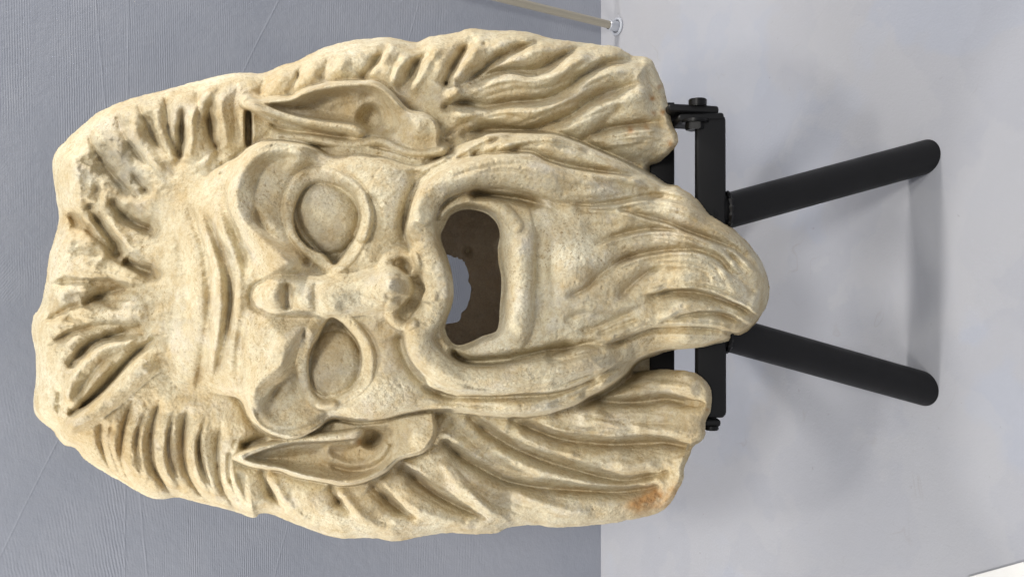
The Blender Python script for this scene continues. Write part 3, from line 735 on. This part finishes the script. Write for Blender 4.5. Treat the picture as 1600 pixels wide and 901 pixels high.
# light smoothing of single-sample steps
def smooth(A, it=1):
    for _ in range(it):
        B = A.copy(); B[1:-1, 1:-1] = (A[1:-1, 1:-1] * 4 + A[:-2, 1:-1] + A[2:, 1:-1] + A[1:-1, :-2] + A[1:-1, 2:]) / 8; A = B
    return A
Hf = smooth(Hf, 2)

# the lip turns inward round the cavity
Hf -= 26 * sstep(13, 0, -sM) ** 1.5

# ---- attributes: rust and ochre stains; greyer patches, several in hollows and the ear slot
nz = vnoise(12, 31, 3)
def blob(cx, cy, rx, ry, ang=0): 
    ca, sa = math.cos(ang), math.sin(ang); x = PX - cx; y = PY - cy
    return np.exp(-(((x * ca + y * sa) / rx) ** 2 + ((-x * sa + y * ca) / ry) ** 2))
rust = blob(1022, 777, 34, 17, -0.4) * 1.3 + blob(1000, 790, 16, 10) * .6
for c in ((1031,136,4),(1019,154,4),(1036,176,4.5),(1021,178,4),(1010,200,5),(1048,225,6),(985,203,6),(560,690,5),(1105,640,3)): rust += blob(c[0], c[1], c[2], c[2])
rust = np.clip(rust * (0.75 + 0.9 * nz) * 0.9, 0, 0.85)
grey = blob(185, 235, 35, 50, -.5) * .5 + blob(205, 285, 26, 30) * .45 + blob(275, 200, 18, 40) * .3 + blob(1085, 660, 16, 12) * .5 + blob(930, 570, 40, 18) * .3 + blob(790, 775, 40, 30) * .3 + blob(388, 200, 8, 28) * .5
grey += 0.35 * sstep(0, 6, sE1) + 0.3 * sstep(0, 6, sE2) - .3 * blob(498, 335, 14, 14)  # eyeballs greyed: patina, with the socket shade put into the colour
grey += 0.25 * sstep(0.15, 0.6, vnoise(70, 71, 4)) * (0.5 + vnoise(10, 72, 2))
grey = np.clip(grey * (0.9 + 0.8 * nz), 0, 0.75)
ochre = sstep(0.0, 0.75, vnoise(80, 33, 4)) * 0.4 + blob(1000, 700, 90, 110) * .22 + blob(560, 710, 90, 40) * .3 + blob(540, 160, 90, 30) * .25 + blob(250, 700, 120, 80) * .22
ochre = np.clip(ochre, 0, 0.6)

# ------------------------------------------------------------------ mesh from the field
ZB = 0.880; S = 0.00062
def zdist(h): return ZB - h * S
# snap samples next to the outline / mouth edge onto it
def grad(A):
    gy, gx = np.gradient(A, G); n = np.hypot(gx, gy) + 1e-6; return gx / n, gy / n
VX, VY = PX.copy(), PY.copy()
SD = np.minimum(sO, -sM)
gx, gy = grad(smooth(SD, 2))
near = (SD > -1.2 * G) & (SD < 0.45 * G)
VX = np.where(near, PX - gx * SD, PX); VY = np.where(near, PY - gy * SD, PY)
keep = SD > -0.75 * G
cell = keep[:-1, :-1] & keep[1:, :-1] & keep[:-1, 1:] & keep[1:, 1:]
P3 = P(VX, VY, zdist(Hf)).reshape(-1, 3)
idx = np.arange(NY * NX).reshape(NY, NX)
ORIGIN = P(690, 455, np.array(ZB)).reshape(3)
ORIGIN_V = Vector(floor_pt(1250, 450)); 
ORIGIN_V = Vector((0.0, float(P(690, 455, np.array(ZB))[1]), float(P(1050, 455, np.array(ZB))[2])))

# vertex normals of the whole surface, so the parts join without a seam
A = P3.reshape(NY, NX, 3)
du = np.gradient(A, axis=1); dv = np.gradient(A, axis=0)
N = np.cross(dv, du); N /= np.linalg.norm(N, axis=2, keepdims=True) + 1e-12
if float((N @ (-FWD)).mean()) < 0: N *= -1
N = N.reshape(-1, 3)

# label of each cell
CHEEK1, CHEEK2 = 20, 21
HAIR, SKIN, BROW1, BROW2, LID1, LID2, BALL1, BALL2, NOSE, MUST1, MUST2, LIP, BEARD, EARA, EARB = range(15)
lab = np.full(PX.shape, HAIR)
lab[sF > 0] = SKIN
def setlab(mask, l): lab[mask] = l
beardp = inside([(845,318),(900,322),(960,318),(985,303),(1010,262),(1240,280),(1240,560),(1000,572),(950,560),(925,545),(880,545),(845,552),(834,520),(834,340)], m=20)
mu1p = inside([(640,255),(650,240),(690,238),(730,218),(765,203),(870,206),(1030,270),(1030,300),(985,304),(960,318),(900,322),(845,317),(811,305),(750,297),(712,306),(695,330),(686,352),(690,385),(702,410),(706,452),(680,450),(645,420),(630,370),(640,320)], m=20)
mu2p = inside([(706,452),(706,478),(696,505),(694,530),(712,552),(740,567),(790,562),(850,548),(950,540),(1005,556),(1000,572),(940,616),(900,636),(850,651),(790,655),(700,648),(640,625),(622,560),(630,515),(655,480),(680,450)], m=20)
lipp = inside([(694,330),(712,305),(750,297),(811,305),(845,317),(838,345),(836,430),(834,520),(845,552),(790,562),(740,567),(712,552),(694,530),(696,505),(706,478),(706,427),(690,385),(686,352)], m=20)
nosep = inside([(392,445),(410,437),(440,440),(465,436),(500,430),(560,430),(592,420),(600,400),(615,385),(640,387),(655,405),(660,440),(655,480),(645,512),(625,518),(606,505),(590,498),(540,492),(500,494),(465,492),(440,488),(410,490),(394,484)], m=20)
b1p = inside([(520,245),(500,228),(455,216),(424,212),(390,226),(365,252),(352,290),(353,330),(372,358),(400,385),(425,415),(455,435),(475,436),(468,405),(450,380),(432,352),(428,315),(436,285),(455,258),(482,246)], m=20)
b2p = inside([(445,495),(470,500),(474,520),(458,550),(449,580),(437,602),(440,640),(470,656),(525,640),(530,658),(497,674),(447,688),(415,680),(390,655),(380,625),(395,590),(410,560),(425,520)], m=20)
setlab((lipp > 0) & (sF > 0), LIP); setlab((mu1p > 0) & (sF > 0), MUST1); setlab((mu2p > 0) & (sF > 0), MUST2)
setlab((beardp > 0) & (sF > -2), BEARD)
setlab((b1p > 0) & (sF > 0), BROW1); setlab((b2p > 0) & (sF > 0), BROW2); setlab(nosep > 0, NOSE)
L1 = inside([(441,311),(452,286),(474,266),(497,259),(524,265),(549,279),(570,300),(582,330),(579,364),(562,394),(545,420),(524,434),(500,420),(474,398),(449,362)], m=20)
L2 = inside([(480,505),(505,484),(525,479),(550,492),(575,520),(588,555),(584,592),(562,618),(530,636),(500,643),(475,630),(463,600),(463,560),(470,530)], m=20)
setlab(L1 > 0, LID1); setlab(L2 > 0, LID2); setlab(sE1 > 1, BALL1); setlab(sE2 > 1, BALL2)
lab[(lab == SKIN) & (PX > 470 ) & (PY < 455)] = CHEEK1; lab[(lab == SKIN) & (PX > 470) & (PY >= 455)] = CHEEK2
setlab((sA1 > -1) & (lab == HAIR), EARA); setlab((sA2 > -1) & (lab == HAIR), EARB)
clab = lab[:-1, :-1].copy()
from collections import deque
def tidy(l):
    m = (clab == l) & cell; seen = np.zeros(m.shape, bool).tolist(); comps = []; ml = m.tolist()
    for j0, i0 in zip(*np.nonzero(m)):
        if seen[j0][i0]: continue
        dq = deque([(j0, i0)]); seen[j0][i0] = True; c = []
        while dq:
            j, i = dq.popleft(); c.append((j, i))
            for a, b in ((j + 1, i), (j - 1, i), (j, i + 1), (j, i - 1)):
                if 0 <= a < m.shape[0] and 0 <= b < m.shape[1] and ml[a][b] and not seen[a][b]:
                    seen[a][b] = True; dq.append((a, b))
        comps.append(c)
    comps.sort(key=len, reverse=True)
    for c in comps[1:]:
        near_l = {}
        for j, i in c:
            for a, b in ((j + 1, i), (j - 1, i), (j, i + 1), (j, i - 1)):
                if 0 <= a < m.shape[0] and 0 <= b < m.shape[1] and cell[a, b] and clab[a, b] != l:
                    near_l[clab[a, b]] = near_l.get(clab[a, b], 0) + 1
        if near_l:
            q = np.array(c); clab[q[:, 0], q[:, 1]] = max(near_l, key=near_l.get)

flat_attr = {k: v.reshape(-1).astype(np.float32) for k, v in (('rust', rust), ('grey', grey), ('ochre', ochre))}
def make_mesh(name, verts, quads, mat, normals=None, attrs=None, parent=None, smooth_=True):
    me = bpy.data.meshes.new(name)
    loc = verts - np.array(ORIGIN_V)
    nv, nf = len(loc), len(quads); k = quads.shape[1]
    me.vertices.add(nv); me.vertices.foreach_set('co', loc.astype(np.float32).ravel())
    me.loops.add(nf * k); me.loops.foreach_set('vertex_index', quads.astype(np.int32).ravel())
    me.polygons.add(nf); me.polygons.foreach_set('loop_start', np.arange(0, nf * k, k, dtype=np.int32))
    me.polygons.foreach_set('use_smooth', np.full(nf, smooth_))
    me.update(calc_edges=True)
    for a, v in (attrs or {}).items():
        at = me.attributes.new(a, 'FLOAT', 'POINT'); at.data.foreach_set('value', v.astype(np.float32))
    if normals is not None:
        me.normals_split_custom_set_from_vertices(normals.astype(np.float32))
    me.materials.append(mat)
    o = bpy.data.objects.new(name, me); coll.objects.link(o)
    if parent is not None: o.parent = parent
    return o

mask = empty('marble_mask', ORIGIN_V, 'weathered cream marble mask of a bearded open-mouthed old man, mounted on the black metal stand', 'mask')
for l_ in (CHEEK1, CHEEK2, SKIN, BROW1, BROW2, NOSE, MUST1, MUST2, LIP, BEARD, EARA, EARB, LID1, LID2): tidy(l_)
ji, ii = np.nonzero(cell)
Q = np.stack([idx[ji, ii], idx[ji + 1, ii], idx[ji + 1, ii + 1], idx[ji, ii + 1]], axis=1)
QL = clab[ji, ii]
def region(l, name, parent, label=None):
    q = Q[QL == l]; u, inv = np.unique(q, return_inverse=True); inv = inv.reshape(q.shape)
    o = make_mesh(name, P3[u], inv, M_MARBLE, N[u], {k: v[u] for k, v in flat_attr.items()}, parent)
    if label: o['label'] = label
    return o
region(HAIR, 'hair', mask)
region(SKIN, 'forehead', mask); region(CHEEK1, 'cheek', mask); region(CHEEK2, 'cheek', mask)
region(BROW1, 'eyebrow', mask); region(BROW2, 'eyebrow', mask)
e1 = region(LID1, 'eye', mask, 'round deep-set eye under the smoother brow')
e2 = region(LID2, 'eye', mask, 'almond eye with a flatter ball')
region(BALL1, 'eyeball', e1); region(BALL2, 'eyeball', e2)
region(NOSE, 'nose', mask, 'worn knobbly nose with a broken tip')
region(MUST1, 'moustache', mask); region(MUST2, 'moustache', mask)
region(LIP, 'lip', mask); region(BEARD, 'beard', mask)
region(EARA, 'ear', mask, 'pointed ear lying close to the head'); region(EARB, 'ear', mask, 'pointed ear with an open leaf-shaped hollow')

# rims: border edges of the kept cells swept back to the rear face
edges = {}
e_all = np.concatenate([Q[:, [0, 1]], Q[:, [1, 2]], Q[:, [2, 3]], Q[:, [3, 0]]])
es = np.sort(e_all, axis=1); key = es[:, 0].astype(np.int64) * (NX * NY) + es[:, 1]
uk, first, cnt = np.unique(key, return_index=True, return_counts=True)
bd = e_all[first[cnt == 1]]
mvx, mvy, mh, msm, mgx, mgy = (a.reshape(-1) for a in (VX, VY, Hf, sM, gx, gy))
mso = sO.reshape(-1)
is_mouth = np.abs(msm[bd[:, 0]]) < 6
def back_h(px): return 0 + 128 * sstep(1025, 1090, px)
def rim(bde, name, steps, mat, out_sign):
    """steps: (outward px offset, height function)"""
    u, inv = np.unique(bde, return_inverse=True); inv = inv.reshape(bde.shape); n = len(u)
    rings = [P3[u]]; nx_, ny_ = mgx[u], mgy[u]
    jit = np.interp(np.arange(n), np.arange(n), vnoise(10, 50, 3).reshape(-1)[u])
    for off, hf in steps:
        hh = hf(mvx[u], mh[u]) + jit * 3
        rings.append(P(mvx[u] - nx_ * off * out_sign, mvy[u] - ny_ * off * out_sign, zdist(hh)))
    V = np.concatenate(rings); F_ = []
    for r in range(len(steps)):
        a = inv[:, 0] + r * n; b = inv[:, 1] + r * n
        F_.append(np.stack([b, a, a + n, b + n], axis=1))
    at = {k: np.tile(v[u], len(rings)) for k, v in flat_attr.items()}
    return make_mesh(name, V, np.concatenate(F_), mat, None, at if mat is M_MARBLE else None, mask)
rim(bd[~is_mouth], 'side', [(-3, lambda x, h: h * 0.72 + back_h(x) * 0.28), (-6, lambda x, h: h * 0.35 + back_h(x) * 0.65), (-9, lambda x, h: back_h(x))], M_MARBLE, 1)
rim(bd[is_mouth], 'mouth_wall', [(3.0, lambda x, h: h - 14), (5, lambda x, h: h * 0 + 95), (34, lambda x, h: h * 0 + 60), (62, lambda x, h: h * 0 + 22)], M_CAV, -1)

# rear face and cavity back, coarser sheets with the ragged opening
OPEN = [(640,402),(695,398),(709,401),(724,410),(731,424),(732,439),(736,449),(734,464),(729,480),(721,490),(718,500),(700,505),(640,508),(628,455)]
st = 3
def coarse(region_s, name, hfun, mat, extra_attr=False):
    o_s = inside(OPEN, m=30) + vnoise(8, 60, 2) * 1.3
    sd = np.minimum(region_s, -o_s)[::st, ::st]
    x = PX[::st, ::st]; y = PY[::st, ::st]; gyy, gxx = np.gradient(sd, G * st); nn = np.hypot(gxx, gyy) + 1e-6
    nr = (sd > -1.2 * G * st) & (sd < 0.45 * G * st)
    x2 = np.where(nr, x - gxx / nn * sd, x); y2 = np.where(nr, y - gyy / nn * sd, y)
    kp = sd > -0.75 * G * st; ce = kp[:-1, :-1] & kp[1:, :-1] & kp[:-1, 1:] & kp[1:, 1:]
    hh = hfun(x2, y2)
    ppp = P(x2, y2, zdist(hh)).reshape(-1, 3); ix = np.arange(ppp.shape[0]).reshape(x.shape)
    j, i = np.nonzero(ce); q = np.stack([ix[j, i], ix[j, i + 1], ix[j + 1, i + 1], ix[j + 1, i]], axis=1)
    u, inv = np.unique(q, return_inverse=True); inv = inv.reshape(q.shape)
    at = {k: v.reshape(NY, NX)[::st, ::st].reshape(-1)[u] for k, v in flat_attr.items()} if mat is M_MARBLE else None
    return make_mesh(name, ppp[u], inv, mat, None, at, mask)
nzc = (vnoise(40, 61, 3) * 9)[::st, ::st]; nzd = (vnoise(9, 62, 2) * 1.5)[::st, ::st]
hole = lambda x, y: 30 * np.exp(-(((x - 731) ** 2 + (y - 392) ** 2) / 22.0))
coarse(np.minimum(sO - 7, 1e9), 'back', lambda x, y: back_h(x) + 0.5, M_MARBLE)
coarse(sM + 66, 'mouth_cavity', lambda x, y: 20 + nzc + nzd - hole(x, y) - 0.0, M_CAV)

# ------------------------------------------------------------------ black metal stand
def tubemesh(p0, p1, r, n=40, foot=False, cap=True):
    bm = bmesh.new(); p0 = Vector(p0); p1 = Vector(p1); ax = (p1 - p0).normalized()
    a = ax.orthogonal().normalized(); b = ax.cross(a); rings = []
    pts = [p0, p0 + (p1 - p0) * 0.5, p1]
    for k, c in enumerate(pts):
        ring = []
        for i in range(n):
            t = 2 * math.pi * i / n; v = c + a * math.cos(t) * r + b * math.sin(t) * r
            if foot and k == 2: v = v + ax * ((p1.z - v.z) / ax.z)
            ring.append(bm.verts.new(v))
        rings.append(ring)
    for k in range(2):
        for i in range(n): bm.faces.new((rings[k][i], rings[k][(i + 1) % n], rings[k + 1][(i + 1) % n], rings[k + 1][i]))
    bm.faces.new(rings[0]); bm.faces.new(rings[2])
    return bm
def slab(corners, thick, bev=0.0015):
    """a bar: four points of its front face (px, py, Z) and its thickness away from the viewer"""
    bm = bmesh.new(); f = [Vector(P(x, y, np.array(z)).reshape(3)) for x, y, z in corners]
    g = [v + Vector(FWD) * thick for v in f]
    V = [bm.verts.new(v) for v in f + g]
    bm.faces.new(V[:4]); bm.faces.new(V[7:3:-1])
    for i in range(4): bm.faces.new((V[i], V[i + 4], V[(i + 1) % 4 + 4], V[(i + 1) % 4]))
    bmesh.ops.recalc_face_normals(bm, faces=bm.faces)
    bmesh.ops.bevel(bm, geom=list(bm.edges), offset=bev, segments=3, affect='EDGES', profile=0.6)
    return bm
def shade(o):
    me = o.data; me.polygons.foreach_set('use_smooth', [True] * len(me.polygons))
    me.set_sharp_from_angle(angle=math.radians(35)) if hasattr(me, 'set_sharp_from_angle') else None
    return o
base_pt = floor_pt(1400, 430)
stand = empty('display_stand', (0.0, base_pt.y + 0.05, 0.0), 'black powder-coated steel tripod stand with a yoke bracket, under the marble mask', 'stand')
ZS = 0.812; R = 0.0171
top1 = P(1105, 338, np.array(ZS + 0.012)).reshape(3); top2 = P(1105, 512, np.array(ZS + 0.012)).reshape(3)
f1 = floor_pt(1444, 246); f2 = floor_pt(1441, 606)
def leg(p0, p1):
    return shade(from_bm('leg', tubemesh(p0, p1, R, foot=True), M_BLACK, stand))
leg(top1, f1); leg(top2, f2)
mid_top = Vector(P(1108, 425, np.array(ZS + 0.02)).reshape(3)); leg(mid_top, Vector((mid_top.x, mid_top.y + 0.27, 0.0)))
zf = 0.808
shade(from_bm('crossbar', slab([(1089,183,zf),(1134,181,zf),(1135,650,zf),(1089,650,zf)], 0.012, 0.003), M_BLACK, stand))
def weld(px, py, z, rx):
    c = Vector(P(px, py, np.array(z)).reshape(3)); bm = bmesh.new(); n = 44; rg = []
    for i in range(n):
        t = 2 * math.pi * i / n; ctr = c + Vector(RGT) * math.cos(t) * rx + Vector(FWD) * math.sin(t) * rx
        rr = 0.0022 * (1 + 0.35 * math.sin(i * 2.1)); o_ = (ctr - c).normalized()
        rg.append([bm.verts.new(ctr + o_ * rr * math.cos(a) + Vector(UPV) * rr * math.sin(a)) for a in [j * math.pi / 3 for j in range(6)]])
    for i in range(n):
        for j in range(6): bm.faces.new((rg[i][j], rg[i][(j + 1) % 6], rg[(i + 1) % n][(j + 1) % 6], rg[(i + 1) % n][j]))
    return shade(from_bm('weld_bead', bm, M_BLACK, stand))
weld(1136, 330, 0.824, 0.0170); weld(1136, 520, 0.824, 0.0170)
# web of the channel, going back
shade(from_bm('channel_web', slab([(1124,186,zf+0.011),(1134,186,zf+0.011),(1135,645,zf+0.011),(1125,645,zf+0.011)], 0.030, 0.001), M_BLACK, stand))
shade(from_bm('rear_bar', slab([(1016,236,0.862),(1054,236,0.862),(1054,600,0.862),(1016,600,0.862)], 0.010, 0.002), M_BLACK, stand))
shade(from_bm('rear_flange', slab([(1038,160,0.874),(1054,160,0.874),(1054,660,0.874),(1038,660,0.874)], 0.012, 0.001), M_BLACK, stand))
def lug(cx0, cx1, py0, py1, z, th, rot=0.0):
    return slab([(cx0, py0, z), (cx1, py0 + rot, z), (cx1, py1 + rot, z), (cx0, py1, z)], th, 0.0035)
shade(from_bm('pivot_lug', lug(1044, 1124, 161, 174, 0.8090, 0.085, 4), M_BLACK, stand))
shade(from_bm('yoke_lug', lug(1060, 1132, 178, 190, 0.8065, 0.040, -3), M_BLACK, stand))
shade(from_bm('pivot_lug', lug(1098, 1127, 655, 667, 0.8090, 0.085, 0), M_BLACK, stand))
shade(from_bm('yoke_lug', lug(1094, 1133, 640, 653, 0.8085, 0.040, 0), M_BLACK, stand))
def bolt(px, py, z, r, n, length, name, axis=Vector((1, 0, 0))):
    c = Vector(P(px, py, np.array(z)).reshape(3))
    bm = tubemesh(c - axis * length / 2, c + axis * length / 2, r, n); bmesh.ops.recalc_face_normals(bm, faces=bm.faces)
    bmesh.ops.bevel(bm, geom=[e for e in bm.edges if len(e.link_faces) == 2 and e.calc_face_angle() > 0.7], offset=0.0008, segments=2, affect='EDGES')
    return shade(from_bm(name, bm, M_BOLT, stand))
bolt(1090, 161, 0.812, 0.0085, 24, 0.007, 'bolt_head'); bolt(1086, 196, 0.812, 0.0095, 6, 0.009, 'nut'); bolt(1086, 190, 0.812, 0.013, 28, 0.003, 'washer')
bolt(1112, 668, 0.812, 0.0065, 24, 0.004, 'bolt_head')
nb_ = shade(from_bm('neck_block', slab([(955,246,0.866),(1034,252,0.866),(1040,578,0.866),(955,585,0.866)], 0.02, 0.004), M_MARBLE)); nb_.parent = mask; nb_.matrix_parent_inverse = Matrix.Translation(-mask.location)
# pad between the rear bar and the marble
shade(from_bm('mounting_tab', slab([(1000,250,0.868),(1036,250,0.868),(1036,300,0.868),(1000,300,0.868)], 0.006, 0.001), M_BLACK, stand))
shade(from_bm('mounting_tab', slab([(1012,545,0.868),(1040,545,0.868),(1040,576,0.868),(1012,576,0.868)], 0.006, 0.001), M_BLACK, stand))

# ------------------------------------------------------------------ clear rod on its foot ring, by the wall
rb = floor_pt(965, 42)
rod = empty('acrylic_rod', rb, 'thin frosted acrylic rod standing on the white floor by the grey wall', 'rod')
bm = tubemesh(rb + Vector((0, 0, 0.004)), rb + Vector((0.028, 0.0, 0.62)), 0.0058, 24); shade(from_bm('shaft', bm, M_ROD, rod))
def lathe(c, prof, n=48):
    bm = bmesh.new(); rings = []
    for r, z in prof: rings.append([bm.verts.new((c.x + r * math.cos(2 * math.pi * i / n), c.y + r * math.sin(2 * math.pi * i / n), c.z + z)) for i in range(n)])
    for a, b in zip(rings, rings[1:] + rings[:1]):
        for i in range(n): bm.faces.new((a[i], a[(i + 1) % n], b[(i + 1) % n], b[i]))
    return bm
c = Vector((rb.x, rb.y, 0.0))
shade(from_bm('foot_ring', lathe(c, [(0.0095, 0.0), (0.0130, 0.0), (0.0138, 0.0015), (0.0130, 0.003), (0.0105, 0.0032), (0.0095, 0.002)]), M_RING, rod))
shade(from_bm('ferrule', lathe(c, [(0.0060, 0.0), (0.0078, 0.0), (0.0078, 0.016), (0.0062, 0.017)]), M_RING, rod))

# ------------------------------------------------------------------ corner of a white card lying on the floor
bm = bmesh.new()
a, b_, d = floor_pt(1512, 901), floor_pt(1603, 876), floor_pt(1640, 960)
e_ = a + (d - b_)
top = [bm.verts.new((v.x, v.y, 0.004)) for v in (a, b_, d, e_)]; bot = [bm.verts.new((v.x, v.y, 0.0005)) for v in (a, b_, d, e_)]
bm.faces.new(top); bm.faces.new(bot[::-1])
for i in range(4): bm.faces.new((top[i], bot[i], bot[(i + 1) % 4], top[(i + 1) % 4]))
card = from_bm('card', bm, M_CARD); card['label'] = 'corner of a white card lying flat on the painted floor'; card['category'] = 'card'
